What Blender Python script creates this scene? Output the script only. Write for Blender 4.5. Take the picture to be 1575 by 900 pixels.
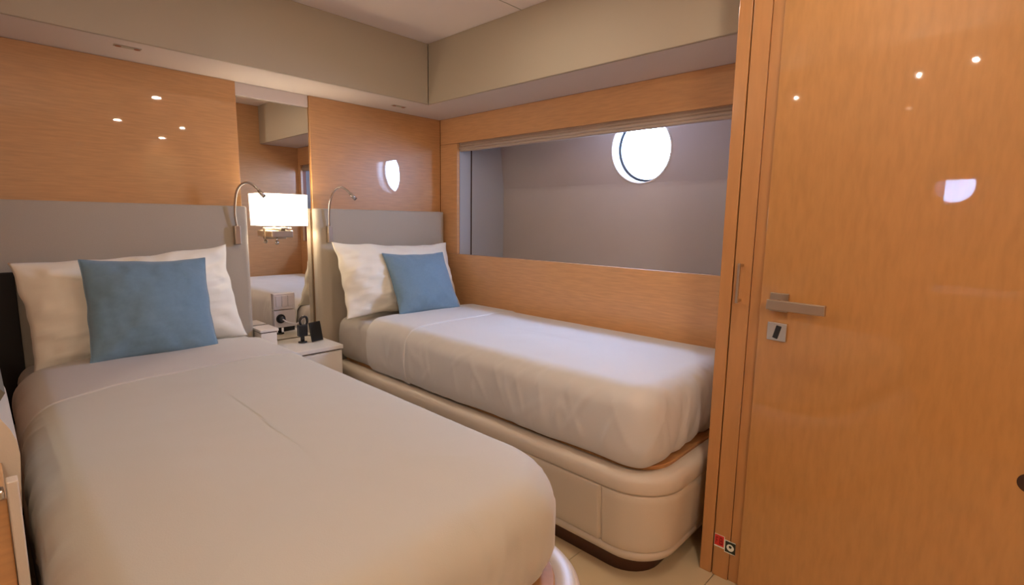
import bpy, bmesh, math, random
from mathutils import Vector, Matrix, noise

for o in list(bpy.data.objects): bpy.data.objects.remove(o)
S = bpy.context.scene
COL = S.collection

# ------------------------------------------------------------------ camera
cam_d = bpy.data.cameras.new('camera'); cam = bpy.data.objects.new('camera', cam_d); COL.objects.link(cam)
F_PX = 790.84
cam_d.sensor_fit = 'HORIZONTAL'; cam_d.sensor_width = 36.0; cam_d.lens = F_PX / 1575 * 36
cam_d.clip_start = 0.02
right = Vector((0.690, -0.724, 0.015)); down = Vector((-0.090, -0.106, -0.990)); fwd = Vector((0.718, 0.682, -0.138))
fwd.normalize(); right = (right - fwd * right.dot(fwd)).normalized(); up = right.cross(fwd).normalized()
M = Matrix((right, up, -fwd)).transposed().to_4x4(); M.translation = Vector((0, -2.7, 1.15))
cam.matrix_world = M
S.camera = cam

# ------------------------------------------------------------------ world, exposure
SKY = (0.40, 0.58, 1.0); SKY_STRENGTH = 100.0
w = bpy.data.worlds.new('sky'); S.world = w; w.use_nodes = True
bgn = w.node_tree.nodes['Background']; bgn.inputs[0].default_value = (*SKY, 1); bgn.inputs[1].default_value = SKY_STRENGTH
S.view_settings.view_transform = 'Standard'; S.view_settings.look = 'None'
S.view_settings.exposure = 0.12; S.view_settings.gamma = 1.0; S.view_settings.use_curve_mapping = False
WARM = (1.0, 0.88, 0.74)
SPOT_W = 3.3

# ------------------------------------------------------------------ materials
def lin(c):
    return tuple(((v / 255) / 12.92 if v / 255 <= 0.04045 else ((v / 255 + 0.055) / 1.055) ** 2.4) for v in c)

def mat(name, rgb, rough=0.5, metal=0.0, coat=0.0, coat_rough=0.03, bump=0.0, bscale=200.0, var=0.0, vscale=8.0,
        stretch=(1, 1, 1), spec=0.5, sheen=0.0, coord='Object', alpha=None, emit=None, estr=0.0):
    m = bpy.data.materials.new(name); m.use_nodes = True
    nt = m.node_tree; N = nt.nodes; L = nt.links; b = N['Principled BSDF']
    c = lin(rgb)
    b.inputs['Base Color'].default_value = (*c, 1); b.inputs['Roughness'].default_value = rough
    b.inputs['Metallic'].default_value = metal; b.inputs['Coat Weight'].default_value = coat
    b.inputs['Coat Roughness'].default_value = coat_rough; b.inputs['Specular IOR Level'].default_value = spec
    b.inputs['Sheen Weight'].default_value = sheen
    tc = N.new('ShaderNodeTexCoord'); mp = N.new('ShaderNodeMapping'); mp.inputs['Scale'].default_value = stretch
    L.new(tc.outputs[coord], mp.inputs['Vector'])
    if var > 0:
        n = N.new('ShaderNodeTexNoise'); n.inputs['Scale'].default_value = vscale; n.inputs['Detail'].default_value = 6
        L.new(mp.outputs[0], n.inputs['Vector'])
        r = N.new('ShaderNodeMapRange'); r.inputs[1].default_value = 0.3; r.inputs[2].default_value = 0.7
        r.inputs[3].default_value = 1 - var; r.inputs[4].default_value = 1 + var
        L.new(n.outputs['Fac'], r.inputs[0])
        hs = N.new('ShaderNodeHueSaturation'); hs.inputs['Color'].default_value = (*c, 1)
        L.new(r.outputs[0], hs.inputs['Value']); L.new(hs.outputs[0], b.inputs['Base Color'])
    if bump > 0:
        n2 = N.new('ShaderNodeTexNoise'); n2.inputs['Scale'].default_value = bscale; n2.inputs['Detail'].default_value = 3
        L.new(mp.outputs[0], n2.inputs['Vector'])
        bp = N.new('ShaderNodeBump'); bp.inputs['Strength'].default_value = bump; bp.inputs['Distance'].default_value = 0.002
        L.new(n2.outputs['Fac'], bp.inputs['Height']); L.new(bp.outputs[0], b.inputs['Normal'])
    if emit:
        b.inputs['Emission Color'].default_value = (*emit, 1); b.inputs['Emission Strength'].default_value = estr
    return m

WOODC = (194, 143, 90)
M_ = {}
M_['wood_h'] = mat('glossy_maple_horizontal', WOODC, 0.42, coat=1.0, coat_rough=0.02, var=0.10, vscale=9, stretch=(1.2, 1.2, 14))
M_['wood_r'] = mat('satin_maple_horizontal', (212, 162, 112), 0.42, coat=0.5, coat_rough=0.10, var=0.08, vscale=9, stretch=(1.2, 1.2, 14))
M_['wood_v'] = mat('glossy_maple_door', (180, 130, 74), 0.40, coat=1.0, coat_rough=0.02, var=0.07, vscale=14, stretch=(5, 5, 1.1))
M_['wood_edge'] = mat('maple_edge', (182, 130, 78), 0.45, coat=0.4, coat_rough=0.15, var=0.06, vscale=8, stretch=(8, 8, 1))
M_['wood_dark'] = mat('reddish_wood', (150, 84, 46), 0.5, var=0.1, vscale=8)
M_['plinth'] = mat('dark_brown_plinth', (84, 54, 38), 0.6)
M_['groove'] = mat('dark_groove', (60, 34, 18), 0.8)
M_['paint'] = mat('greige_soffit', (174, 162, 142), 0.6, bump=0.08, bscale=300)
M_['under'] = mat('pale_soffit_lining', (212, 200, 192), 0.55, bump=0.08, bscale=300)
M_['ceil'] = mat('ceiling_lining', (236, 222, 212), 0.6, bump=0.08, bscale=260)
M_['fabric'] = mat('greige_headboard_fabric', (172, 160, 142), 0.75, bump=0.35, bscale=700, var=0.03, vscale=300, sheen=0.2)
M_['hull'] = mat('hull_lining', (186, 176, 168), 0.6, bump=0.25, bscale=600, var=0.02, vscale=5)
M_['hull_side'] = mat('hull_side_panel', (176, 176, 178), 0.5)
M_['leather'] = mat('cream_leather', (206, 192, 172), 0.42, bump=0.12, bscale=500, coat=0.12, coat_rough=0.3)
M_['leather_t'] = mat('cream_leather_rim', (206, 192, 174), 0.40, bump=0.12, bscale=500, coat=0.12, coat_rough=0.3)
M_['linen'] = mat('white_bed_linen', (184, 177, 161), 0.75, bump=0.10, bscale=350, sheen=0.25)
M_['linen_lit'] = mat('white_bed_linen_lit', (205, 201, 196), 0.75, bump=0.10, bscale=350, sheen=0.25)  # near bed's linen made paler: brighter light painted into the colour
M_['pillow'] = mat('pillowcase_lamp_lit', (238, 230, 212), 0.75, bump=0.10, bscale=350, sheen=0.25)  # bed linen lightened, with the lamp's light put into the colour
M_['sheet'] = mat('white_cotton_sheet', (186, 178, 168), 0.7, bump=0.10, bscale=350, sheen=0.2)
M_['blue'] = mat('blue_cushion_fabric', (110, 138, 156), 0.85, bump=0.3, bscale=800, sheen=0.3, var=0.04, vscale=90)
M_['chrome'] = mat('brushed_chrome', (205, 198, 190), 0.22, metal=1.0)
M_['nickel'] = mat('satin_nickel', (190, 176, 158), 0.34, metal=1.0)
M_['mirror'] = mat('mirror_glass', (232, 228, 222), 0.0, metal=1.0)
M_['black'] = mat('black_plastic', (18, 18, 20), 0.35, coat=0.3)
M_['phone'] = mat('phone_glass', (8, 12, 12), 0.35)
M_['white'] = mat('white_lacquer', (226, 218, 208), 0.3, coat=0.3)
M_['plate'] = mat('grey_socket_plate', (186, 178, 178), 0.4)
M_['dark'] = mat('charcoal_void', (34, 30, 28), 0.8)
M_['floor'] = mat('beige_vinyl', (200, 180, 144), 0.35, var=0.05, vscale=4)
M_['blind'] = mat('blind_cloth', (178, 160, 146), 0.8, bump=0.3, bscale=600)
M_['grey_cloth'] = mat('grey_quilted_cloth', (104, 100, 88), 0.8, bump=0.3, bscale=400, var=0.05, vscale=30)
M_['corridor'] = mat('corridor_panel', (226, 200, 150), 0.5)
M_['red'] = mat('sticker_red', (205, 52, 44), 0.4)
M_['darkred'] = mat('sticker_dark_red', (150, 20, 18), 0.4)
M_['stblack'] = mat('sticker_dark_green', (34, 44, 34), 0.4)
M_['stwhite'] = mat('sticker_white', (226, 232, 222), 0.4)
M_['shade'] = mat('lit_lamp_shade', (255, 244, 224), 0.8, emit=(1.0, 0.88, 0.70), estr=3.2)
M_['lens'] = mat('lit_downlight_lens', (255, 240, 220), 0.3, emit=(1.0, 0.82, 0.58), estr=60.0)
M_['globe'] = mat('fill_globe_glow', (255, 244, 224), 0.4, emit=(1.0, 0.86, 0.70), estr=115.0)
M_['glow'] = mat('lit_bulb', (255, 244, 224), 0.3, emit=(1.0, 0.86, 0.66), estr=14.0)
g = bpy.data.materials.new('porthole_glass'); g.use_nodes = True; nt = g.node_tree
for n in list(nt.nodes): nt.nodes.remove(n)
out = nt.nodes.new('ShaderNodeOutputMaterial'); tr = nt.nodes.new('ShaderNodeBsdfTransparent'); gl = nt.nodes.new('ShaderNodeBsdfGlossy')
gl.inputs['Roughness'].default_value = 0.02; mx = nt.nodes.new('ShaderNodeMixShader'); mx.inputs[0].default_value = 0.05
tr.inputs[0].default_value = (0.96, 0.98, 1, 1)
nt.links.new(tr.outputs[0], mx.inputs[1]); nt.links.new(gl.outputs[0], mx.inputs[2]); nt.links.new(mx.outputs[0], out.inputs[0])
M_['glass'] = g

# ------------------------------------------------------------------ helpers
def link(name, me, m, parent=None, smooth=False, **kw):
    if smooth:
        for p in me.polygons: p.use_smooth = True
    o = bpy.data.objects.new(name, me); COL.objects.link(o)
    if m is not None:
        for q in (m if isinstance(m, (list, tuple)) else [m]): me.materials.append(q)
    if parent: o.parent = parent; o.matrix_parent_inverse = Matrix.Translation(-Vector(parent.location))
    for k, v in kw.items(): o[k] = v
    return o

def from_bm(name, bm, m, parent=None, smooth=False, **kw):
    me = bpy.data.meshes.new(name); bm.normal_update(); bm.to_mesh(me); bm.free()
    o = link(name, me, m, parent, smooth, **kw)
    return o

def bbox(bm, x0, x1, y0, y1, z0, z1, bev=0.0, seg=2):
    b2 = bmesh.new(); bmesh.ops.create_cube(b2, size=1)
    for v in b2.verts:
        v.co = Vector(((x0 + x1) / 2 + v.co.x * abs(x1 - x0), (y0 + y1) / 2 + v.co.y * abs(y1 - y0), (z0 + z1) / 2 + v.co.z * abs(z1 - z0)))
    if bev > 0:
        bmesh.ops.bevel(b2, geom=list(b2.edges), offset=bev, segments=seg, affect='EDGES', profile=0.5)
    t = bpy.data.meshes.new('t'); b2.to_mesh(t); b2.free(); bm.from_mesh(t); bpy.data.meshes.remove(t)

def box(name, x0, x1, y0, y1, z0, z1, m, parent=None, bev=0.002, seg=2, **kw):
    bm = bmesh.new(); bbox(bm, x0, x1, y0, y1, z0, z1, bev, seg)
    return from_bm(name, bm, m, parent, False, **kw)

def empty(name, loc, label=None, category=None, group=None, kind=None):
    o = bpy.data.objects.new(name, None); COL.objects.link(o); o.location = loc; o.empty_display_size = 0.05
    tag(o, label, category, group, kind); return o

def tag(o, label=None, category=None, group=None, kind=None):
    if label: o['label'] = label
    if category: o['category'] = category
    if group: o['group'] = group
    if kind: o['kind'] = kind
    return o

def cyl(bm, p, q, r0, r1=None, n=24, caps=True):
    r1 = r0 if r1 is None else r1
    p = Vector(p); q = Vector(q); d = (q - p); L = d.length
    rot = d.to_track_quat('Z', 'Y').to_matrix().to_4x4(); rot.translation = (p + q) / 2
    bmesh.ops.create_cone(bm, cap_ends=caps, segments=n, radius1=r0, radius2=r1, depth=L, matrix=rot)

def tube(bm, pts, r, n=12, res=10):
    # Catmull-Rom through the points, swept circle
    P = [Vector(p) for p in pts]; P = [P[0] * 2 - P[1]] + P + [P[-1] * 2 - P[-2]]
    C = []
    for i in range(1, len(P) - 2):
        for k in range(res):
            t = k / res
            C.append(0.5 * ((2 * P[i]) + (-P[i - 1] + P[i + 1]) * t + (2 * P[i - 1] - 5 * P[i] + 4 * P[i + 1] - P[i + 2]) * t * t
                            + (-P[i - 1] + 3 * P[i] - 3 * P[i + 1] + P[i + 2]) * t ** 3))
    C.append(P[-2]); rings = []; nrm = None
    for i, c in enumerate(C):
        t = (C[min(i + 1, len(C) - 1)] - C[max(i - 1, 0)]).normalized()
        if nrm is None: nrm = t.orthogonal().normalized()
        nrm = (nrm - t * nrm.dot(t)).normalized(); bn = t.cross(nrm)
        rr = r(i / (len(C) - 1)) if callable(r) else r
        rings.append([bm.verts.new(c + (nrm * math.cos(a) + bn * math.sin(a)) * rr) for a in [2 * math.pi * k / n for k in range(n)]])
    for a, b in zip(rings, rings[1:]):
        for k in range(n): bm.faces.new((a[k], a[(k + 1) % n], b[(k + 1) % n], b[k]))
    bm.faces.new(list(reversed(rings[0]))); bm.faces.new(rings[-1])

def outline(x0, x1, y0, y1, r, nc, nx, ny):
    """closed CCW outline with corner radii r=(bl, br, tr, tl); same count of points whatever the inset"""
    pts = []
    corners = [((x0, y0), math.pi, r[0], (1, 1)), ((x1, y0), 1.5 * math.pi, r[1], (-1, 1)), ((x1, y1), 0, r[2], (-1, -1)), ((x0, y1), .5 * math.pi, r[3], (1, -1))]
    segs = [nx, ny, nx, ny]; arcs = []
    for (c, a0, rr, s) in corners:
        cx = c[0] + s[0] * rr; cy = c[1] + s[1] * rr
        arcs.append([(cx + rr * math.cos(a0 + k / nc * math.pi / 2), cy + rr * math.sin(a0 + k / nc * math.pi / 2),
                      math.cos(a0 + k / nc * math.pi / 2), math.sin(a0 + k / nc * math.pi / 2)) for k in range(nc + 1)])
    for i in range(4):
        pts += arcs[i]
        a = arcs[i][-1]; b = arcs[(i + 1) % 4][0]
        for k in range(1, segs[i]):
            t = k / segs[i]
            pts.append((a[0] + (b[0] - a[0]) * t, a[1] + (b[1] - a[1]) * t, a[2], a[3]))
    return pts

def slab(name, x0, x1, y0, y1, rad, rings, m, parent=None, disp=None, nc=10, nx=40, ny=80, cap_top=True, fill=14, cap_bot=True, smooth=True, **kw):
    """rings: list of (inset, z); then the top is filled with shrinking rings"""
    W = min(x1 - x0, y1 - y0) / 2; R = list(rings)
    if cap_top:
        i0, z0 = R[-1]
        for k in range(1, fill + 1):
            R.append((i0 + (W - 0.004 - i0) * k / fill, z0))
    bm = bmesh.new(); allr = []
    for (ins, z) in R:
        rr = [max(q - ins, 0.003) for q in rad]
        o = outline(x0 + ins, x1 - ins, y0 + ins, y1 - ins, rr, nc, nx, ny)
        ring = []
        for (x, y, nX, nY) in o:
            co = Vector((x, y, z))
            if disp: co = co + Vector(disp(x, y, z, nX, nY, ins))
            ring.append(bm.verts.new(co))
        allr.append(ring)
    for a, b in zip(allr, allr[1:]):
        n = len(a)
        for k in range(n): bm.faces.new((a[k], a[(k + 1) % n], b[(k + 1) % n], b[k]))
    bm.faces.new(allr[-1])
    if cap_bot: bm.faces.new(list(reversed(allr[0])))
    return from_bm(name, bm, m, parent, smooth, **kw)

def nz(x, y, z, s=1.0): return noise.noise(Vector((x * s, y * s, z * s)))

def fbm(x, y, z, s):
    return nz(x, y, z, s) + 0.5 * nz(x + 7, y, z, 2 * s) + 0.25 * nz(x, y + 3, z, 4 * s)

# ------------------------------------------------------------------ SETTING
XW = 2.15; ZS = 1.782; ZC = 2.10
# floor made of vinyl planks
fl = box('floor', -0.45, 2.9, -5.2, 0.25, -0.06, -0.006, M_['groove'], bev=0, kind='structure')
me_cache = {}
ix = 0
for i in range(4):
    for j in range(14):
        x0 = -0.45 + i * 0.93 - 0.28; y0 = -5.2 + j * 0.385
        box('floor_tile', x0 + 0.0012, x0 + 0.9288, y0 + 0.0012, y0 + 0.3838, -0.006, 0.0, M_['floor'], fl, bev=0.0008, seg=1)

# ceiling and its soffits
ce = box('ceiling', -0.45, 2.9, -5.2, 0.25, ZC, ZC + 0.06, M_['ceil'], bev=0, kind='structure')
box('ceiling_joint', -1.7, 1.82, -1.004, -1.0, ZC - 0.0012, ZC, M_['paint'], ce, bev=0)
# soffit along the headboard wall: face panel + underside
box('soffit_face', -0.04, 1.82, -0.31, -0.295, ZS, ZC, M_['paint'], ce, bev=0.003)
box('soffit_underside', -0.04, 2.15, -0.295, 0.10, ZS, ZS + 0.012, M_['under'], ce, bev=0)
box('soffit_face', 1.82, 1.835, -2.07, -0.31, ZS, ZC, M_['paint'], ce, bev=0.003)
box('soffit_underside', 1.835, 2.15, -2.07, -0.295, ZS, ZS + 0.012, M_['under'], ce, bev=0)

# headboard wall
wb = box('wall_back', -0.10, 2.9, 0.03, 0.12, 0, ZC, M_['paint'], bev=0, kind='structure')
box('wood_panel', -0.035, 0.926, 0.0, 0.03, 1.15, ZS - 0.001, M_['wood_h'], wb, bev=0.0015)
box('wood_panel', 1.283, 2.148, 0.0, 0.03, 1.15, ZS - 0.001, M_['wood_h'], wb, bev=0.0015)
box('lower_panel', -0.035, 0.926, 0.0, 0.03, 0.0, 1.148, M_['wood_h'], wb, bev=0.0015)
box('lower_panel', 1.283, 2.148, 0.0, 0.03, 0.0, 1.148, M_['wood_h'], wb, bev=0.0015)
box('filler_strip', 0.928, 1.281, 0.008, 0.03, 1.722, ZS - 0.001, M_['under'], wb, bev=0.0015)
box('lower_panel', 0.928, 1.281, 0.012, 0.03, 0.0, 0.50, M_['wood_h'], wb, bev=0.0015)

# window wall
WY0, WY1, WZ0, WZ1 = -2.02, -0.165, 0.934, 1.626
wr = box('wall_right', 2.17, 2.20, -2.09, 0.03, 0, WZ0 - 0.002, M_['wood_dark'], bev=0, kind='structure')
box('wall_core', 2.17, 2.20, -2.09, 0.03, WZ1 + 0.002, ZC, M_['wood_dark'], wr, bev=0)
box('wall_core', 2.17, 2.20, WY1, 0.03, WZ0 - 0.002, WZ1 + 0.002, M_['wood_dark'], wr, bev=0)
box('wall_core', 2.17, 2.20, -2.09, WY0, WZ0 - 0.002, WZ1 + 0.002, M_['wood_dark'], wr, bev=0)
box('wood_panel', 2.15, 2.17, -2.07, -0.001, WZ1, ZS - 0.001, M_['wood_r'], wr, bev=0.001)
box('wood_panel', 2.15, 2.17, WY1, -0.001, WZ0 + 0.0015, WZ1 - 0.0015, M_['wood_r'], wr, bev=0.001)
box('wood_panel', 2.15, 2.17, -2.07, -0.001, 0.0, WZ0, M_['wood_r'], wr, bev=0.0003)
box('wood_panel', 2.15, 2.17, -2.07, WY0, WZ0 + 0.0015, WZ1 - 0.0015, M_['wood_r'], wr, bev=0.001)

# window_1: recess behind the opening with the hull lining and porthole
XH = 2.57
win = empty('window_1', (2.17, -1.1, 0.934), kind='structure')
box('recess_side', 2.1705, 2.262, WY1 - 0.004, WY1 - 0.0005, 0.80, 1.74, M_['hull_side'], win, bev=0.003)
box('side_joint', 2.262, 2.276, WY1 - 0.0003, WY1 + 0.02, 0.80, 1.74, M_['groove'], win, bev=0)
box('recess_side', 2.276, XH + 0.05, WY1 + 0.0, WY1 + 0.02, 0.80, 1.80, M_['hull_side'], win, bev=0.003)
box('recess_side', 2.201, XH + 0.05, WY0 - 0.07, WY0 - 0.05, 0.80, 1.80, M_['hull_side'], win, bev=0.003)
box('recess_bottom', 2.201, XH + 0.05, WY0 - 0.05, WY1, 0.78, 0.80, M_['hull'], win, bev=0)
box('recess_top', 2.201, XH + 0.05, WY0 - 0.05, WY1 + 0.02, 1.758, 1.80, M_['hull'], win, bev=0)
box('hull_panel', XH, XH + 0.03, WY0 - 0.05, WY1, 0.80, 1.362, M_['hull'], win, bev=0.002)
# upper hull panel with a round hole, leaning in a little
PC = (-1.222, 1.545); PR = 0.180
LEAN = math.radians(7)
def hp(y, z, dx=0.0):       # point on the leaning panel; dx outwards along its normal
    h = z - 1.364
    return Vector((XH - h * math.sin(LEAN) + dx * math.cos(LEAN), y, 1.364 + h * math.cos(LEAN) + dx * math.sin(LEAN)))
bm = bmesh.new(); NB = 96
ya, yb, za, zb = WY0 - 0.05, WY1, 1.364, 1.764
def rect_pt(a):
    dy, dz = math.cos(a), math.sin(a)
    ts = []
    if dy > 1e-9: ts.append((yb - PC[0]) / dy)
    if dy < -1e-9: ts.append((ya - PC[0]) / dy)
    if dz > 1e-9: ts.append((zb - PC[1]) / dz)
    if dz < -1e-9: ts.append((za - PC[1]) / dz)
    t = min(ts); return (PC[0] + dy * t, PC[1] + dz * t)
angs = sorted([2 * math.pi * k / NB for k in range(NB)] + [math.atan2(z - PC[1], y - PC[0]) % (2 * math.pi) for y in (ya, yb) for z in (za, zb)])
for front in (0.0, 0.02):
    ri = [bm.verts.new(hp(PC[0] + PR * math.cos(a), PC[1] + PR * math.sin(a), front)) for a in angs]
    ro = [bm.verts.new(hp(*rect_pt(a), front)) for a in angs]
    n = len(angs)
    for k in range(n): bm.faces.new((ri[k], ri[(k + 1) % n], ro[(k + 1) % n], ro[k]))
from_bm('hull_panel', bm, M_['hull'], win)
box('hull_joint', XH - 0.001, XH + 0.06, WY0 - 0.05, WY1, 1.350, 1.3665, M_['hull'], win, bev=0)
box('outer_hull', XH + 0.061, XH + 0.09, WY0 - 0.1, WY1 + 0.1, 0.7, PC[1] - PR - 0.012, M_['hull'], win, bev=0)
def ringmesh(name, r0, r1, d0, d1, m, parent, n=96):
    bm = bmesh.new(); rs = []
    for (r, d) in ((r0, d0), (r1, d0), (r1, d1), (r0, d1)):
        rs.append([bm.verts.new(hp(PC[0] + r * math.cos(2 * math.pi * k / n), PC[1] + r * math.sin(2 * math.pi * k / n), d)) for k in range(n)])
    for i in range(4):
        a = rs[i]; b = rs[(i + 1) % 4]
        for k in range(n): bm.faces.new((a[k], a[(k + 1) % n], b[(k + 1) % n], b[k]))
    bmesh.ops.recalc_face_normals(bm, faces=bm.faces)
    return from_bm(name, bm, m, parent, True)
ringmesh('porthole_sleeve', PR - 0.004, PR + 0.006, -0.003, 0.075, M_['white'], win)
ringmesh('porthole_gasket', PR - 0.017, PR + 0.004, 0.068, 0.083, M_['black'], win)
bm = bmesh.new()
vs = [bm.verts.new(hp(PC[0] + (PR + 0.002) * math.cos(2 * math.pi * k / 96), PC[1] + (PR + 0.002) * math.sin(2 * math.pi * k / 96), 0.079)) for k in range(96)]
bm.faces.new(vs)
from_bm('porthole_pane', bm, M_['glass'], win)
# daylight comes in through the porthole
pl = bpy.data.lights.new('sky_portal', 'AREA'); pl.shape = 'DISK'; pl.size = 0.37; pl.energy = 1.0
plo = bpy.data.objects.new('sky_portal', pl); COL.objects.link(plo)
pl.cycles.is_portal = True
plo.location = hp(PC[0], PC[1], 0.10); plo.rotation_euler = (0, math.radians(90) + LEAN, 0)

# roman blind gathered at the top of the window
bl = empty('roman_blind', (2.19, -1.1, 1.62), 'folded beige roman blind gathered along the top of the long window', 'blind')
for k, (zt, zb_, xx) in enumerate(((1.622, 1.602, 2.180), (1.606, 1.588, 2.174), (1.592, 1.574, 2.180))):
    bm = bmesh.new(); ny = 80
    for s in range(2): pass
    grid = []
    for i in range(ny + 1):
        y = WY0 + (WY1 - WY0 - 0.004) * i / ny
        row = []
        for j in range(9):
            a = 2 * math.pi * j / 9
            row.append(bm.verts.new((xx + 0.014 * math.cos(a) + 0.002 * nz(y, k, 0, 5), y, (zt + zb_) / 2 + (zt - zb_) / 2 * math.sin(a) * 1.1 + 0.003 * nz(y, k * 3.1, 1, 4))))
        grid.append(row)
    for a, b in zip(grid, grid[1:]):
        for j in range(9): bm.faces.new((a[j], a[(j + 1) % 9], b[(j + 1) % 9], b[j]))
    bm.faces.new(grid[-1]); bm.faces.new(list(reversed(grid[0])))
    from_bm('blind_fold', bm, M_['blind'], bl, True)
box('head_rail', 2.1725, 2.199, WY0, WY1 - 0.004, 1.6125, 1.640, M_['blind'], bl, bev=0.002)

# partition at the foot of the right-hand bed, and the wall with the door
wf = box('wall_foot', 1.612, 2.17, -2.110, -2.072, 0, ZC, M_['wood_r'], bev=0.002, kind='structure')
box('end_strip', 1.60, 1.612, -2.110, -2.072, 0, ZC, M_['wood_edge'], wf, bev=0.002)
d1 = empty('door_1', (1.6, -2.55, 0), kind='structure')
box('door_jamb', 1.601, 1.66, -2.164, -2.114, 0, ZC, M_['wood_edge'], d1, bev=0.001)
box('door_stop', 1.606, 1.66, -2.200, -2.165, 0, ZC, M_['wood_edge'], d1, bev=0.001)
box('jamb_shadow_gap', 1.612, 1.66, -2.114, -2.110, 0, ZC, M_['groove'], d1, bev=0)
dl = box('door_leaf', 1.585, 1.625, -2.93, -2.201, 0.006, ZC - 0.004, M_['wood_v'], d1, bev=0.0015)
hb = bmesh.new()
for k in range(1):
    cyl(hb, (1.584, -2.800, 0.608), (1.5862, -2.800, 0.608), 0.022, n=32)
from_bm('finger_pull', hb, M_['groove'], dl)
box('door_light_block', 1.665, 1.70, -3.06, -2.165, 0, ZC, M_['wood_edge'], d1, bev=0)  # unseen backing behind the door, added to block stray sky light
box('door_jamb', 1.509, 1.662, -3.02, -2.934, 0, ZC, M_['wood_edge'], d1, bev=0.001)

DT = Matrix.Translation((1.585, -2.201, 0)) @ Matrix.Rotation(math.radians(-6.2), 4, 'Z') @ Matrix.Translation((-1.585, 2.201, 0))
# door lever and lock
lv = empty('door_lever', (1.585, -2.246, 0.93), 'satin nickel door lever with square rose above the lock plate', 'door handle')
box('rose', 1.577, 1.585, -2.280, -2.230, 0.905, 0.958, M_['nickel'], lv, bev=0.0015)
bm = bmesh.new(); cyl(bm, (1.578, -2.255, 0.930), (1.535, -2.255, 0.930), 0.010)
from_bm('spindle_neck', bm, M_['chrome'], lv, True)
box('lever', 1.524, 1.536, -2.392, -2.243, 0.916, 0.944, M_['nickel'], lv, bev=0.002)
lk = empty('lock_plate', (1.585, -2.246, 0.845), 'square chrome lock plate with slanted dark keyway under the door lever', 'lock')
box('plate', 1.576, 1.585, -2.284, -2.230, 0.820, 0.873, M_['chrome'], lk, bev=0.0015)
bm = bmesh.new(); bbox(bm, 1.5735, 1.5765, -0.007, 0.007, -0.019, 0.019, 0.001)
bmesh.ops.rotate(bm, verts=bm.verts, cent=(1.575, 0, 0), matrix=Matrix.Rotation(math.radians(14), 3, 'X'))
bmesh.ops.translate(bm, verts=bm.verts, vec=(0, -2.258, 0.846))
from_bm('keyway', bm, M_['black'], lk, label='dark keyway slot')

for r_ in (dl, lv, lk):
    obs = ([r_] if r_.type == 'MESH' else []) + list(r_.children)
    for o_ in obs: o_.data.transform(DT)
# slim bar handle on the jamb
bh = empty('bar_handle', (1.60, -2.138, 0.97), 'slim upright nickel pull bar on the narrow strip left of the door', 'handle')
box('bar', 1.566, 1.574, -2.142, -2.134, 0.915, 1.035, M_['nickel'], bh, bev=0.0015)
for z in (0.922, 1.028):
    box('bar_post', 1.573, 1.6015, -2.1415, -2.1345, z - 0.004, z + 0.004, M_['chrome'], bh, bev=0.001)

# two small safety stickers on the jamb
st = empty('red_sticker', (1.60, -2.12, 0.11), 'small red pictogram sticker low on the strip beside the door', 'sticker')
box('backing', 1.6000, 1.6010, -2.147, -2.1145, 0.103, 0.146, M_['stwhite'], st, bev=0)
box('field', 1.5994, 1.6001, -2.1455, -2.1155, 0.108, 0.145, M_['red'], st, bev=0)
bm = bmesh.new()
def sbox(y0, y1, z0, z1): bbox(bm, 1.5990, 1.5995, -2.1455 + (1 - y1) * 0.030, -2.1455 + (1 - y0) * 0.030, 0.108 + z0 * 0.037, 0.108 + z1 * 0.037)
sbox(0.12, 0.20, 0.2, 0.8); sbox(0.20, 0.36, 0.68, 0.8); sbox(0.20, 0.32, 0.42, 0.54)
sbox(0.52, 0.62, 0.15, 0.85); sbox(0.62, 0.86, 0.15, 0.27); sbox(0.62, 0.86, 0.44, 0.56); sbox(0.62, 0.8, 0.73, 0.85); sbox(0.78, 0.88, 0.2, 0.5); sbox(0.74, 0.84, 0.5, 0.8)
from_bm('pictogram', bm, M_['darkred'], st)
st = empty('dark_sticker', (1.60, -2.16, 0.11), 'small dark sticker with a white disc at the door edge', 'sticker')
box('backing', 1.6000, 1.6010, -2.182, -2.148, 0.096, 0.138, M_['stwhite'], st, bev=0)
box('field', 1.5994, 1.6001, -2.182, -2.150, 0.099, 0.136, M_['stblack'], st, bev=0)
bm = bmesh.new(); cyl(bm, (1.5988, -2.1665, 0.117), (1.5995, -2.1665, 0.117), 0.0115, n=24)
from_bm('disc', bm, M_['stwhite'], st)
bm = bmesh.new(); cyl(bm, (1.5984, -2.1665, 0.120), (1.5989, -2.1665, 0.120), 0.0045, n=16)
from_bm('disc_centre', bm, M_['stblack'], st)

# walls out of frame that close the cabin and show in the lacquer reflections
wd = box('wall_left', -0.43, -0.37, -5.1, -0.90, 0, ZC, M_['wood_h'], bev=0, kind='structure')
wt = box('wall_return', -0.37, -0.04, -0.96, -0.90, 0, ZC, M_['wood_h'], bev=0, kind='structure')
box('wall_panel', -0.10, -0.04, -0.90, 0.03, 0, ZC, M_['wood_h'], wt, bev=0)
wre = box('wall_rear', -0.43, 2.45, -5.16, -5.10, 0, ZC, M_['wood_h'], bev=0, kind='structure')
box('corridor_panel', 1.56, 1.99, -5.10, -5.085, 0.0, 1.89, M_['corridor'], wre, bev=0.002)
wc = box('wall_corridor', 2.40, 2.46, -5.1, -3.02, 0, ZC, M_['wood_h'], bev=0, kind='structure')
box('wall_panel', 1.50, 2.46, -3.06, -3.020, 0, ZC, M_['wood_h'], wc, bev=0)
box('wall_panel', 1.66, 2.30, -2.16, -2.12, 0, ZC, M_['wood_h'], wc, bev=0)
dm = empty('dressing_mirror', (-0.37, -2.4, 0.8), 'tall frameless mirror on the wall left of the camera', 'mirror')
box('mirror_pane', -0.3695, -0.350, -2.78, -2.03, 0.80, 1.72, M_['mirror'], dm, bev=0)

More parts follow.
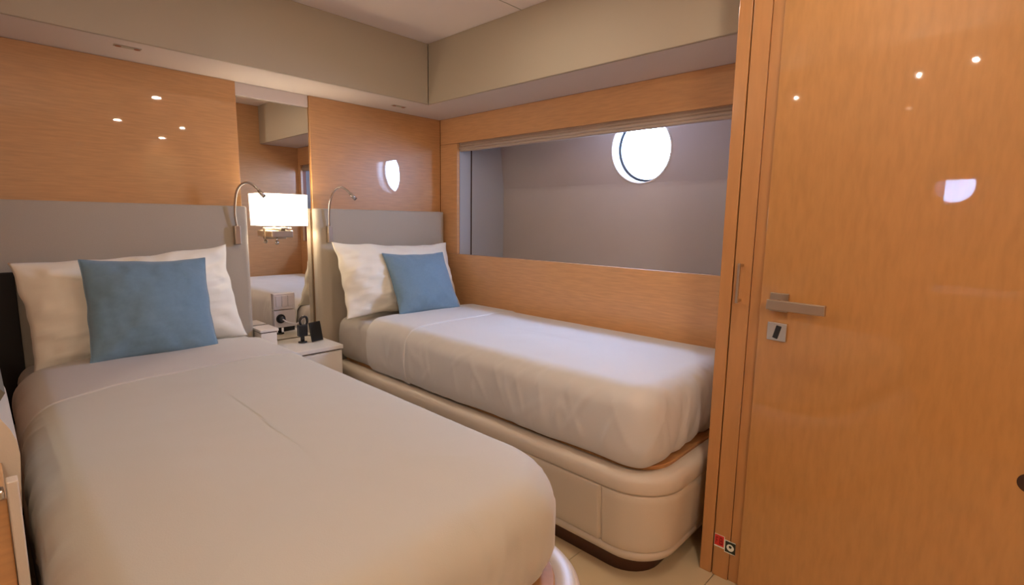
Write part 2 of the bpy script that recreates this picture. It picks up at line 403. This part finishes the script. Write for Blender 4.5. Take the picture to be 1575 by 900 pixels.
# dark upright strip standing in for the shadow at the headboard's left end
box('shadow_strip_1', -0.035, 0.100, -0.088, -0.062, 0.0, 0.935, M_['dark'], bev=0.004, kind='structure')

# ------------------------------------------------------------------ HEADBOARDS
def headboard(name, x0, x1, label):
    e = empty(name, ((x0 + x1) / 2, -0.03, 0.30), label, 'headboard')
    yf, yb2 = -0.06, -0.001; r = 0.022
    def ring_disp(x, y, z, a, b, ins): return (0, 0, 0)
    # slab in plan with rounded front corners, rounded over at the top
    rings = [(0.0, 0.30)] + [(0.0, 0.30 + (1.2 - 0.308) * k / 6) for k in range(1, 7)]
    rings += [(0.008 * (1 - math.cos(t)), 1.192 + 0.008 * math.sin(t)) for t in (math.pi / 8, math.pi / 4, 3 * math.pi / 8, math.pi / 2)]
    slab('upholstered_pad', x0, x1, yf, yb2, (r, r, 0.003, 0.003), rings, M_['fabric'], e, nc=8, nx=8, ny=3, fill=3)
    return e
headboard('headboard', 0.03, 0.932, 'greige fabric headboard panel behind the near left bed')
headboard('headboard', 1.275, 2.135, 'greige fabric headboard panel behind the far right bed by the window')

# ------------------------------------------------------------------ MIRROR
mi = empty('wall_mirror', (1.105, 0.02, 0.50), 'tall narrow wall mirror between the two headboards behind the lit lamp', 'mirror')
box('mirror_pane', 0.930, 1.280, 0.012, 0.018, 0.502, 1.721, M_['mirror'], mi, bev=0.0)
box('mirror_backing', 0.929, 1.281, 0.018, 0.030, 0.501, 1.722, M_['dark'], mi, bev=0)

# ------------------------------------------------------------------ BED LAMP
lx, ly = 1.082, -0.105
la = empty('wall_lamp', (lx, 0.0, 1.04), 'lit white oval drum wall lamp on chrome bracket in front of the mirror', 'lamp')
bm = bmesh.new(); n = 48; rs = []
for (a, b, z) in ((0.124, 0.089, 1.108), (0.127, 0.092, 1.266), (0.124, 0.089, 1.266), (0.121, 0.086, 1.108)):
    ring = []
    for k in range(n + 1):
        t = math.pi + math.pi * k / n; c_, s_ = math.cos(t), math.sin(t)
        ring.append(bm.verts.new((1.108 + a * math.copysign(abs(c_) ** 0.5, c_), 0.004 + b * math.copysign(abs(s_) ** 0.5, s_), z)))
    rs.append(ring)
for i in range(4):
    a = rs[i]; b = rs[(i + 1) % 4]
    for k in range(n): bm.faces.new((a[k], a[k + 1], b[k + 1], b[k]))
for k in (0, n): bm.faces.new([r_[k] for r_ in rs])
bmesh.ops.recalc_face_normals(bm, faces=bm.faces)
sh = from_bm('lamp_shade', bm, M_['shade'], la, True)
box('back_plate', lx - 0.055, lx + 0.055, 0.0, 0.0115, 1.040, 1.098, M_['nickel'], la, bev=0.003)
box('bracket_box', lx - 0.052, lx + 0.056, -0.080, -0.0005, 1.050, 1.084, M_['nickel'], la, bev=0.004)
bm = bmesh.new(); cyl(bm, (lx + 0.02, -0.045, 1.084), (lx + 0.02, -0.045, 1.150), 0.010); cyl(bm, (lx + 0.02, -0.045, 1.092), (lx + 0.02, -0.045, 1.099), 0.040, n=32)
from_bm('stem', bm, M_['chrome'], la, True)
bm = bmesh.new(); bmesh.ops.create_uvsphere(bm, u_segments=20, v_segments=12, radius=0.026, matrix=Matrix.Translation((lx + 0.02, -0.045, 1.176)))
from_bm('bulb', bm, M_['glow'], la, True)
bm = bmesh.new(); cyl(bm, (lx - 0.02, -0.06, 1.050), (lx - 0.02, -0.06, 1.030), 0.004); bmesh.ops.create_uvsphere(bm, u_segments=16, v_segments=10, radius=0.010, matrix=Matrix.Translation((lx - 0.02, -0.06, 1.024)))
from_bm('switch_knob', bm, M_['chrome'], la, True)
for dz, e in ((0.06, 0.75), (-0.04, 1.7)):
    for xo in (-0.06, 0.06):
        p = bpy.data.lights.new('lamp_bulb', 'POINT'); p.energy = e; p.color = (1.0, 0.84, 0.62); p.shadow_soft_size = 0.02
        po = bpy.data.objects.new('lamp_bulb', p); COL.objects.link(po); po.location = (1.108 + xo, -0.045, 1.19 + dz)

# ------------------------------------------------------------------ READING LIGHTS
def reading(name, bx, pts, label):
    e = empty(name, (bx, -0.06, 1.02), label, 'reading light')
    box('mount_block', bx - 0.013, bx + 0.013, -0.088, -0.0602, 1.020, 1.108, M_['nickel'], e, bev=0.003)
    bm = bmesh.new(); tube(bm, pts, 0.0055, n=12, res=10)
    for k in range(0): pass
    from_bm('gooseneck', bm, M_['chrome'], e, True)
    a = Vector(pts[-1]); d = (a - Vector(pts[-2])).normalized()
    bm = bmesh.new(); cyl(bm, a - d * 0.006, a + d * 0.030, 0.0085, 0.0095, n=20)
    from_bm('lamp_head', bm, M_['chrome'], e, True)
    bm = bmesh.new(); cyl(bm, a + d * 0.0301, a + d * 0.034, 0.0088, 0.0088, n=20)
    from_bm('lens_rim', bm, M_['black'], e, True)
reading('reading_light', 0.873, [(0.873, -0.075, 1.10), (0.866, -0.080, 1.17), (0.872, -0.090, 1.25), (0.887, -0.105, 1.293), (0.912, -0.125, 1.308), (0.935, -0.140, 1.296), (0.955, -0.150, 1.270)],
        'chrome gooseneck reading light on the left headboard beside the lamp')
reading('reading_light', 1.335, [(1.335, -0.075, 1.10), (1.333, -0.080, 1.17), (1.337, -0.090, 1.24), (1.352, -0.105, 1.292), (1.380, -0.120, 1.314), (1.408, -0.130, 1.302), (1.432, -0.140, 1.276)],
        'chrome gooseneck reading light on the far right headboard')

# ------------------------------------------------------------------ BEDS
def bed_base(x0, x1, y0, y1, front_x, label, seams, foot_l, foot_r):
    e = empty('bed_base', ((x0 + x1) / 2, (y0 + y1) / 2, 0), label, 'bed base')
    rad = (foot_l, foot_r, 0.01, 0.01)
    # recessed plinth; its dark colour also carries the shadow under the lip
    slab('plinth', x0 + 0.055, x1 - 0.055, y0 + 0.075, y1, (0.12, 0.12, 0.01, 0.01), [(0, 0.0), (0, 0.10)], M_['plinth'], e, nx=4, ny=4, nc=8, fill=2)
    # lower lip, tapering under
    slab('lower_lip', x0, x1, y0, y1, rad, [(0.050, 0.060), (0.035, 0.062), (0.022, 0.072), (0.018, 0.088), (0.021, 0.098), (0.025, 0.100)], M_['leather_t'], e, nx=30, ny=60, nc=20, fill=3)
    # drawer shell
    def dd(x, y, z, a, b, ins):
        s = 0.0
        for ys in seams:
            s -= 0.010 * math.exp(-((y - ys) / 0.0055) ** 2) * (1 if abs(b) < 0.5 else 0)
        return (a * s, b * s, 0)
    zs = [(0.028, 0.100), (0.018, 0.103)] + [(0.016 - 0.012 * k / 8, 0.107 + 0.188 * k / 8) for k in range(9)] + [(0.007, 0.299), (0.016, 0.302)]
    slab('drawer_shell', x0, x1, y0, y1, rad, zs, M_['leather'], e, disp=dd, nx=40, ny=800, nc=20, fill=3)
    # padded rim
    rim = [(0.014, 0.302), (0.003, 0.305), (0.000, 0.312), (0.000, 0.340), (0.003, 0.352), (0.010, 0.361), (0.020, 0.366), (0.040, 0.368), (0.056, 0.366), (0.062, 0.358)]
    slab('padded_rim', x0, x1, y0, y1, rad, rim, M_['leather_t'], e, nx=30, ny=60, nc=20, fill=3)
    slab('wooden_platform', x0 + 0.062, x1 - 0.062, y0 + 0.052, y1 - 0.02, (foot_l - 0.05, foot_r - 0.05, 0.01, 0.01), [(0, 0.355), (0, 0.374), (0.003, 0.377)], M_['wood_edge'], e, nx=4, ny=4, nc=12, fill=2, smooth=False)
    return e
bed_base(1.340, 2.140, -2.040, -0.066, 1.325, 'cream leather base of the far right bed with drawer fronts', (-1.83, -0.95), 0.17, 0.17)
bed_base(0.035, 0.938, -2.160, -0.066, 0.955, 'cream leather base of the near left bed', (-1.0,), 0.10, 0.22)

def cloth_disp(x0, x1, y0, y1, z0, zt, crown, seed, amp=1.0, folds=(), taper=0.0):
    near = x0 < 0.2        # the near bed is a little wider towards its foot
    def f(x, y, z, a, b, ins):
        h = (z - z0) / (zt - z0); h = max(0, min(1, h))
        side = max(0.0, 1 - ins / 0.06)
        s = x * 1.3 + y
        t = (fbm(x * 2.3 + seed, y * 2.3, z * 0.9, 2.2) * 0.006 + noise.noise(Vector((s * 13, z * 3 + s * 2, seed))) * 0.0045 * (1 - h * 0.7)) * amp * side
        rd = noise.noise(Vector((s * 7 + z * 5.5, z * 2.2 - s * 0.8, seed + 9))); rd2 = noise.noise(Vector((s * 11 - z * 4, z * 3, seed + 4)))
        t += (0.007 * max(0, 1 - abs(rd) * 5) ** 2 * max(0.0, rd2 + 0.35) + 0.004 * max(0, 1 - abs(rd2) * 6) ** 2) * amp * side * min(1, h * 3) * (1 - 0.4 * h)
        # tuck inward at the hem
        t -= 0.020 * max(0, 1 - h / 0.22) ** 2 * side
        t += 0.010 * math.sin(math.pi * min(1, h * 1.05)) * side
        for (fx, fy, wd, dp, slant) in folds:
            u = math.hypot(x - fx, (y - fy))
            uu = u - slant * (1 - h)
            t -= dp * math.exp(-(uu / wd) ** 2) * side * (1 - h * h)
        dz = 0.0
        if ins > 0.02:
            k = min(1, (ins - 0.02) / 0.25); dz = crown * (1 - (1 - k) ** 2) + 0.0035 * fbm(x + seed, y, 0, 3.5) * k * amp
        dz += 0.006 * noise.noise(Vector((s * 5, seed, 0))) * max(0, 1 - h / 0.3) * side if h < 0.3 else 0
        sk = -0.020 * max(0.0, min(1.0, (-0.4 - y) / 1.0)) * max(0.0, 1 - (x - x0) / (x1 - x0)) ** 2 if near else 0.0
        return (a * t + sk, b * t, dz)
    return f

def cloth(name, x0, x1, y0, y1, z0, z1, rad, rt, m, parent, seed, crown=0.015, amp=1.0, folds=(), nx=70, ny=150, cap_bot=True, **kw):
    R = [(0.004, z0)] + [(0.0, z0 + 0.006 + (z1 - rt - z0 - 0.006) * k / 12) for k in range(13)]
    R += [(rt * (1 - math.cos(t)), z1 - rt + rt * math.sin(t)) for t in [math.pi / 2 * k / 10 for k in range(1, 11)]]
    return slab(name, x0, x1, y0, y1, rad, R, m, parent, disp=cloth_disp(x0, x1, y0, y1, z0, z1, crown, seed, amp, folds), nx=nx, ny=ny, nc=22, fill=26, cap_bot=cap_bot, **kw)

def band(name, x0, x1, y0, y1, z0, z1, rt, m, parent, seed, crown, amp=1.0, skew=0.0, off=0.005):
    f = cloth_disp(x0, x1, y0, y1, z0, z1, crown, seed, amp)
    prof = [(x0, z0 + (z1 - rt - z0) * k / 10, -1, 0, 0.0) for k in range(11)]
    prof += [(x0 + rt * (1 - math.cos(t)), z1 - rt + rt * math.sin(t), -math.cos(t), math.sin(t), rt * (1 - math.cos(t))) for t in [math.pi / 2 * k / 8 for k in range(1, 9)]]
    n = 34
    prof += [(x0 + rt + (x1 - x0 - 2 * rt) * k / n, z1, 0, 1, min(rt + (x1 - x0 - 2 * rt) * min(k, n - k) / n, 9)) for k in range(1, n)]
    prof += [(x1 - rt * (1 - math.cos(t)), z1 - rt + rt * math.sin(t), math.cos(t), math.sin(t), rt * (1 - math.cos(t))) for t in [math.pi / 2 * k / 8 for k in range(8, 0, -1)]]
    prof += [(x1, z0 + (z1 - rt - z0) * k / 10, 1, 0, 0.0) for k in range(10, -1, -1)]
    ny = 30; bm = bmesh.new(); cols = []
    ends = [(-0.0, -0.012)] + [(0.002, -0.004), (0.006, -0.0)]
    ys = [(0.0, -1.0), (0.002, -0.35), (0.006, 0.0)] + [(0.012 + (y1 - y0 - 0.024) * k / ny, 0.0) for k in range(ny + 1)] + [(y1 - y0 - 0.006, 0.0), (y1 - y0 - 0.002, -0.35), (y1 - y0, -1.0)]
    for dy, lip in ys:
        col = []
        for (x, z, nx_, nz_, ins) in prof:
            fx = (x - x0) / (x1 - x0)
            y = y0 + dy + skew * fx * (1 - dy / (y1 - y0)) + 0.006 * nz(x, seed, 0, 4) * (1 - dy / (y1 - y0))
            d = f(x, y, z, nx_ if abs(nz_) < 0.5 else nx_, 0, ins)
            o = off * (1 + lip)
            col.append(bm.verts.new((x + d[0] + nx_ * o, y, z + d[2] + nz_ * o)))
        cols.append(col)
    for a, b in zip(cols, cols[1:]):
        for k in range(len(a) - 1): bm.faces.new((a[k], a[k + 1], b[k + 1], b[k]))
    bmesh.ops.recalc_face_normals(bm, faces=bm.faces)
    return from_bm(name, bm, m, parent, True)

# right bed
e = empty('mattress', (1.76, -1.0, 0.378), 'mattress of the far right bed under a white fitted sheet', 'mattress')
cloth('fitted_sheet', 1.372, 2.120, -1.92, -0.070, 0.379, 0.610, (0.06, 0.06, 0.03, 0.03), 0.045, M_['sheet'], e, 3.1, crown=0.004, amp=1.2, nx=40, ny=120)
e = empty('duvet', (1.76, -1.1, 0.378), 'white duvet on the far right bed with its top edge folded back', 'duvet')
cloth('duvet_cover', 1.362, 2.138, -1.985, -0.50, 0.378, 0.638, (0.11, 0.06, 0.02, 0.02), 0.07, M_['linen_lit'], e, 5.7, crown=0.010, amp=1.5, cap_bot=False,
      folds=((1.380, -1.97, 0.010, 0.020, 0.0), (1.60, -1.98, 0.02, 0.012, 0.05), (1.72, -1.98, 0.025, 0.014, 0.06), (1.86, -1.98, 0.02, 0.010, 0.06)))
band('folded_band', 1.362, 2.138, -0.735, -0.395, 0.376, 0.638, 0.07, M_['linen_lit'], e, 5.7, 0.010, 1.5, 0.0, 0.005)

# left bed
e = empty('mattress', (0.49, -1.0, 0.378), 'mattress of the near left bed under a white fitted sheet', 'mattress')
cloth('fitted_sheet', 0.085, 0.900, -2.04, -0.070, 0.379, 0.585, (0.06, 0.16, 0.03, 0.03), 0.045, M_['sheet'], e, 2.1, crown=0.004, amp=0.9, nx=40, ny=120)
e = empty('duvet', (0.49, -1.2, 0.378), 'white duvet spread over the near left bed with top edge turned down', 'duvet')
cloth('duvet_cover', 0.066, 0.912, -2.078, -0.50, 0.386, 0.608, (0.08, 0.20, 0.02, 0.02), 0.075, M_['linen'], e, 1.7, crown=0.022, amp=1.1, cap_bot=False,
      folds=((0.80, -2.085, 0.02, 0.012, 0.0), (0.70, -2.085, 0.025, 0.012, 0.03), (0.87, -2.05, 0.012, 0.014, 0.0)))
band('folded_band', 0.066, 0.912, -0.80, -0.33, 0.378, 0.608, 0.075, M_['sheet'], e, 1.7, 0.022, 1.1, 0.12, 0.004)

# ------------------------------------------------------------------ PILLOWS AND CUSHIONS
def pillow(name, mesh_name, cen, w_, h_, t_, lean, yaw, roll, m, label, cat, seed, wr=1.0, pinch=0.09, flange=0.0, seam=None, power=0.55, horn=0.02):
    e = empty(name, cen, label, cat)
    R = Matrix.Rotation(yaw, 4, 'Z') @ Matrix.Rotation(-lean, 4, 'X') @ Matrix.Rotation(roll, 4, 'Y')
    n = 44; bm = bmesh.new(); G = {}
    def P(u, v, s):
        # concave edges, corners drawn out
        x = w_ / 2 * u * (1 - pinch * (1 - v * v) * abs(u) ** 3 * 0.6 ) ; z = h_ / 2 * v * (1 - pinch * (1 - u * u) * abs(v) ** 3 * 0.9)
        x += horn * u ** 5 * v ** 4; z += horn * v ** 5 * u ** 4
        k = max(0.0, (1 - u * u) * (1 - v * v)) ** power
        th = t_ / 2 * k
        wv = wr * 0.006 * (fbm(u * 1.6 + seed, v * 1.6, s * 2.0, 1.3)) * min(1, k * 2.2)
        ed = max(abs(u), abs(v))
        # creases running in from the edges
        rg = noise.noise(Vector((u * 2.2 + v * 1.6, v * 4.5 - u * 0.7, seed + 2 * s)))
        wv += wr * 0.0034 * max(0, 1 - abs(rg) * 6) ** 2 * min(1, k * 1.6)
        wv += wr * 0.008 * noise.noise(Vector((math.atan2(v, u) * 5.5, ed * 1.2, seed + s))) * (ed ** 3) * min(1, (1 - ed) * 7)
        return Vector((x + wr * 0.004 * nz(v, seed, 0, 3) * abs(u) ** 4, -s * (th + wv), z + wr * 0.004 * nz(u, seed, 5, 3) * abs(v) ** 4))
    def warp(t): return math.sin(t * math.pi / 2) * 0.6 + t * 0.4
    for s in (1, -1):
        for i in range(n + 1):
            for j in range(n + 1):
                edge = i in (0, n) or j in (0, n)
                if s == -1 and edge: G[(i, j, -1)] = G[(i, j, 1)]; continue
                G[(i, j, s)] = bm.verts.new(P(warp(2 * i / n - 1), warp(2 * j / n - 1), s))
        for i in range(n):
            for j in range(n):
                q = [G[(i, j, s)], G[(i + 1, j, s)], G[(i + 1, j + 1, s)], G[(i, j + 1, s)]]
                bm.faces.new(q if s == 1 else list(reversed(q)))
    edge_pts = [G[(i, 0, 1)].co.copy() for i in range(n)] + [G[(n, j, 1)].co.copy() for j in range(n)] + [G[(n - i, n, 1)].co.copy() for i in range(n)] + [G[(0, n - j, 1)].co.copy() for j in range(n)]
    bmesh.ops.transform(bm, matrix=R, verts=bm.verts); bmesh.ops.translate(bm, verts=bm.verts, vec=cen)
    from_bm(mesh_name, bm, m, e, True)
    if seam:
        bm = bmesh.new(); ring = [R @ p + Vector(cen) for p in edge_pts]; K = len(ring); rr = []
        for i, c in enumerate(ring):
            t = (ring[(i + 1) % K] - ring[i - 1]).normalized(); nn = t.orthogonal().normalized(); b2 = t.cross(nn)
            # keep frames steady
            ref = R @ Vector((0, 1, 0)); nn = (ref - t * ref.dot(t)).normalized(); b2 = t.cross(nn)
            rr.append([bm.verts.new(c + (nn * math.cos(a) + b2 * math.sin(a)) * seam) for a in [2 * math.pi * k / 6 for k in range(6)]])
        for i in range(K):
            a = rr[i]; b = rr[(i + 1) % K]
            for k in range(6): bm.faces.new((a[k], a[(k + 1) % 6], b[(k + 1) % 6], b[k]))
        from_bm('piping', bm, m, e, True)
    return e
D = math.radians
pillow('pillow', 'pillow_case', (0.458, -0.195, 0.795), 0.700, 0.405, 0.19, D(17), D(0), D(-4), M_['pillow'], 'large white pillow against the left headboard behind a blue cushion', 'pillow', 1.3, 3.0, pinch=0.03, horn=0.012)
pillow('cushion', 'cushion_cover', (0.462, -0.352, 0.800), 0.395, 0.378, 0.13, D(22), D(-2), D(1.5), M_['blue'], 'grey-blue cushion leaning on the white pillow of the near left bed', 'cushion', 4.1, 0.9, pinch=0.035, horn=0.006, seam=0.0022)
pillow('pillow', 'pillow_case', (1.700, -0.200, 0.818), 0.745, 0.400, 0.18, D(22), D(0), D(2), M_['pillow'], 'white pillow with creased end against the far right headboard', 'pillow', 7.9, 3.2, pinch=0.03, horn=0.014)
pillow('cushion', 'cushion_cover', (1.745, -0.345, 0.800), 0.385, 0.358, 0.12, D(31), D(-4), D(1), M_['blue'], 'brighter blue cushion leaning on the white pillow by the window', 'cushion', 6.2, 0.9, pinch=0.035, horn=0.006, seam=0.0022)

# ------------------------------------------------------------------ NIGHTSTAND between the beds
ns = empty('nightstand', (1.11, -0.15, 0.0), 'white stepped nightstand squeezed between the two beds under the mirror', 'nightstand')
box('cabinet_body', 0.975, 1.270, -0.295, -0.004, 0.06, 0.482, M_['white'], ns, bev=0.003)
box('top_panel', 0.962, 1.272, -0.305, -0.003, 0.490, 0.510, M_['white'], ns, bev=0.002)
box('shadow_gap', 0.98, 1.265, -0.288, -0.01, 0.481, 0.491, M_['groove'], ns, bev=0)
box('drawer_front', 0.985, 1.262, -0.303, -0.296, 0.28, 0.476, M_['white'], ns, bev=0.002)
box('step_block', 0.936, 1.012, -0.130, -0.003, 0.511, 0.585, M_['white'], ns, bev=0.002)
box('step_top', 0.934, 1.022, -0.130, -0.002, 0.590, 0.603, M_['white'], ns, bev=0.002)
box('step_gap', 0.940, 1.014, -0.126, -0.01, 0.584, 0.594, M_['groove'], ns, bev=0)

# switch plate and socket plate standing proud of the mirror foot
sp = empty('switch_plate', (1.107, 0.0, 0.70), 'grey three-rocker switch plate above the socket between the beds', 'switch')
box('plate', 1.052, 1.162, -0.006, 0.0115, 0.674, 0.757, M_['plate'], sp, bev=0.003)
for k in range(3):
    box('rocker', 1.062 + k * 0.031, 1.090 + k * 0.031, -0.0095, -0.005, 0.688, 0.745, M_['plate'], sp, bev=0.0015)
so = empty('socket_plate', (1.107, 0.0, 0.60), 'grey wall socket plate under the switch plate with a black plug', 'socket')
box('plate', 1.052, 1.162, -0.006, 0.0115, 0.578, 0.668, M_['plate'], so, bev=0.003)
bm = bmesh.new(); cyl(bm, (1.084, -0.0085, 0.625), (1.084, -0.005, 0.625), 0.024, n=28)
from_bm('socket_face', bm, M_['dark'], so, False)
ch = empty('phone_charger', (1.084, -0.03, 0.625), 'black charger plug with a grey cable in the wall socket', 'charger')
bm = bmesh.new(); cyl(bm, (1.084, -0.009, 0.625), (1.084, -0.034, 0.625), 0.017, 0.014, n=20)
from_bm('plug_body', bm, M_['black'], ch, True)
bm = bmesh.new(); tube(bm, [(1.084, -0.032, 0.625), (1.100, -0.055, 0.612), (1.130, -0.085, 0.605), (1.150, -0.10, 0.622), (1.163, -0.095, 0.642), (1.170, -0.10, 0.61), (1.150, -0.125, 0.59), (1.155, -0.13, 0.565)], 0.0035, n=8, res=10)
from_bm('charging_cable', bm, M_['plate'], ch, True)
hd = empty('handheld_radio', (1.145, -0.125, 0.51), 'black handheld device on a stand beside the socket on the nightstand', 'gadget')
bm = bmesh.new(); cyl(bm, (1.140, -0.13, 0.5105), (1.140, -0.13, 0.516), 0.022, n=24); cyl(bm, (1.140, -0.13, 0.515), (1.140, -0.13, 0.560), 0.010, n=16)
from_bm('stand', bm, M_['black'], hd, True)
box('device_body', 1.118, 1.163, -0.146, -0.114, 0.545, 0.604, M_['black'], hd, bev=0.004)
bm = bmesh.new(); tube(bm, [(1.135, -0.13, 0.597), (1.130, -0.128, 0.625), (1.145, -0.126, 0.643), (1.165, -0.126, 0.640), (1.168, -0.128, 0.615), (1.158, -0.13, 0.594)], 0.006, n=10, res=8)
from_bm('strap_loop', bm, M_['black'], hd, True)
ph = empty('mobile_phone', (1.20, -0.14, 0.5105), 'black mobile phone propped upright on the nightstand right of the gadget', 'phone')
bm = bmesh.new(); bbox(bm, -0.031, 0.031, -0.004, 0.004, 0, 0.102, 0.003, 3)
Rm = Matrix.Rotation(D(-3), 4, 'Y') @ Matrix.Rotation(D(-12), 4, 'X')
bmesh.ops.transform(bm, matrix=Matrix.Translation((1.205, -0.160, 0.5135)) @ Rm, verts=bm.verts)
from_bm('phone_body', bm, M_['black'], ph, True)
bm = bmesh.new(); bbox(bm, -0.028, 0.028, -0.0050, -0.0038, 0.005, 0.097, 0.0)
bmesh.ops.transform(bm, matrix=Matrix.Translation((1.205, -0.160, 0.5135)) @ Rm, verts=bm.verts)
from_bm('screen', bm, M_['phone'], ph)

# ------------------------------------------------------------------ SOFFIT FITTINGS
def slot_light(cx, cy, L_, label):
    e = empty('slot_downlight', (cx, cy, ZS), label, 'recessed fitting')
    box('bezel', cx - L_ / 2, cx + L_ / 2, cy - 0.014, cy + 0.014, ZS - 0.003, ZS, M_['paint'], e, bev=0.001)
    for s in (-1, 1):
        bm = bmesh.new(); cyl(bm, (cx + s * (L_ / 2 - 0.013), cy, ZS - 0.0045), (cx + s * (L_ / 2 - 0.013), cy, ZS - 0.003), 0.010, n=20)
        from_bm('dark_lens', bm, M_['wood_dark'], e)
slot_light(0.478, -0.213, 0.085, 'small two-eyed recessed fitting in the soffit above the left bed')
slot_light(1.737, -0.147, 0.085, 'small two-eyed recessed fitting in the soffit near the room corner')

# ------------------------------------------------------------------ LEFT EDGE FURNITURE
lc = empty('rounded_cabinet', (-0.25, -1.15, 0), 'rounded upholstered low cabinet with grey quilted top at the left edge', 'cabinet')
bm = bmesh.new(); prof = []
zt = 0.86
for k in range(13):
    t = k / 12 * math.pi / 2
    prof.append((-0.355 + 0.384 * math.sin(t) ** 0.7, 0.70 + 0.20 * math.cos(t)))
prof = [(-0.355, 0.0)] + prof + [(0.020, 0.55), (0.002, 0.3), (-0.005, 0.0)]
vs = []
for y in (-1.40, -0.975):
    vs.append([bm.verts.new((p[0], y, p[1])) for p in prof])
n = len(prof)
for k in range(n): bm.faces.new((vs[0][k], vs[0][(k + 1) % n], vs[1][(k + 1) % n], vs[1][k]))
bm.faces.new(vs[0]); bm.faces.new(list(reversed(vs[1])))
bmesh.ops.recalc_face_normals(bm, faces=bm.faces)
from_bm('upholstered_body', bm, M_['leather'], lc)
bm = bmesh.new(); vs = []
pr2 = []
for k in range(13):
    t = k / 12 * math.pi / 2 * 0.72
    pr2.append((-0.345 + 0.396 * math.sin(t) ** 0.7, 0.73 + 0.22 * math.cos(t)))
for k in reversed(range(13)):
    t = k / 12 * math.pi / 2 * 0.72
    pr2.append((-0.355 + 0.384 * math.sin(t) ** 0.7, 0.702 + 0.20 * math.cos(t)))
for y in (-1.405, -0.975): vs.append([bm.verts.new((p[0] - 0.005, y, p[1])) for p in pr2])
n = len(pr2)
for k in range(n): bm.faces.new((vs[0][k], vs[0][(k + 1) % n], vs[1][(k + 1) % n], vs[1][k]))
bm.faces.new(vs[0]); bm.faces.new(list(reversed(vs[1])))
bmesh.ops.recalc_face_normals(bm, faces=bm.faces)
from_bm('quilted_top', bm, M_['grey_cloth'], lc)
dk = empty('drawer_unit', (-0.25, -1.52, 0), 'orange wood drawer unit with pale edge board at the lower left edge', 'cabinet')
box('edge_board', 0.0045, 0.0185, -1.61, -1.585, 0.0, 0.732, M_['leather_t'], dk, bev=0.002)
box('unit_body', -0.36, 0.0035, -1.595, -1.42, 0.0, 0.700, M_['wood_h'], dk, bev=0.002)
box('drawer_handle', -0.30, 0.0015, -1.612, -1.5905, 0.706, 0.722, M_['chrome'], dk, bev=0.003)

# ------------------------------------------------------------------ CEILING DOWNLIGHTS (out of frame, seen as reflections; the last is an added fill lamp)
SPOTS = [(1.137, -2.36), (1.12, -3.83), (1.70, -3.85), (1.73, -4.88), (1.25, -1.25)]
for i, (x, y) in enumerate(SPOTS):
    where = ['beside the foot of the left bed', 'further back over the entry', 'in the corridor corner', 'at the far end of the corridor', 'above the gap between the beds, added as fill'][i]
    e = empty('ceiling_downlight', (x, y, ZC), 'small round lit ceiling downlight ' + where, 'ceiling light', 'ceiling downlights')
    bm = bmesh.new(); cyl(bm, (x, y, ZC - 0.006), (x, y, ZC), 0.036, n=32); from_bm('trim_ring', bm, M_['chrome'], e)
    bm = bmesh.new(); cyl(bm, (x, y, ZC - 0.008), (x, y, ZC - 0.0061), 0.022, n=32); from_bm('lens', bm, M_['lens'], e)
    L = bpy.data.lights.new('downlight_beam', 'AREA'); L.shape = 'DISK'; L.size = 0.06; L.energy = SPOT_W; L.color = WARM
    lo = bpy.data.objects.new('downlight_beam', L); COL.objects.link(lo); lo.location = (x, y, ZC - 0.012)

# fill globe added behind the camera, unseen, to brighten the upright surfaces
sc = empty('fill_globe', (-0.37, -3.35, 1.55), 'added fill globe on the wall left of the entry, out of view', 'lamp')
bm = bmesh.new(); cyl(bm, (-0.370, -3.35, 1.55), (-0.352, -3.35, 1.55), 0.05, n=32); cyl(bm, (-0.353, -3.35, 1.55), (-0.25, -3.35, 1.55), 0.012)
from_bm('bracket', bm, M_['chrome'], sc, True)
bm = bmesh.new(); bmesh.ops.create_uvsphere(bm, u_segments=28, v_segments=18, radius=0.075, matrix=Matrix.Translation((-0.20, -3.35, 1.55)))
gl_ = from_bm('globe', bm, M_['globe'], sc, True)

# small lit spots high on the left wall (out of frame, seen mirrored in the door lacquer)
for k, (y, z) in enumerate(((-2.086, 1.970), (-1.856, 1.948), (-1.213, 1.947))):
    where = ['nearest the door', 'in the middle of the row', 'nearest the headboards'][k]
    e = empty('wall_spot', (-0.37, y, z), 'tiny lit wall spot high on the left wall, ' + where, 'wall light', 'wall spots in a row')
    bm = bmesh.new(); cyl(bm, (-0.370, y, z), (-0.356, y, z), 0.020, n=24); from_bm('spot_housing', bm, M_['chrome'], e, True)
    bm = bmesh.new(); cyl(bm, (-0.3559, y, z), (-0.3535, y, z), (0.011, 0.007, 0.006)[k], n=20); from_bm('spot_lens', bm, M_['lens'], e)
    L = bpy.data.lights.new('spot_beam', 'AREA'); L.shape = 'DISK'; L.size = (0.02, 0.012, 0.010)[k]; L.energy = 1.2; L.color = WARM
    lo = bpy.data.objects.new('spot_beam', L); COL.objects.link(lo); lo.location = (-0.350, y, z); lo.rotation_euler = (0, math.radians(-60), 0)
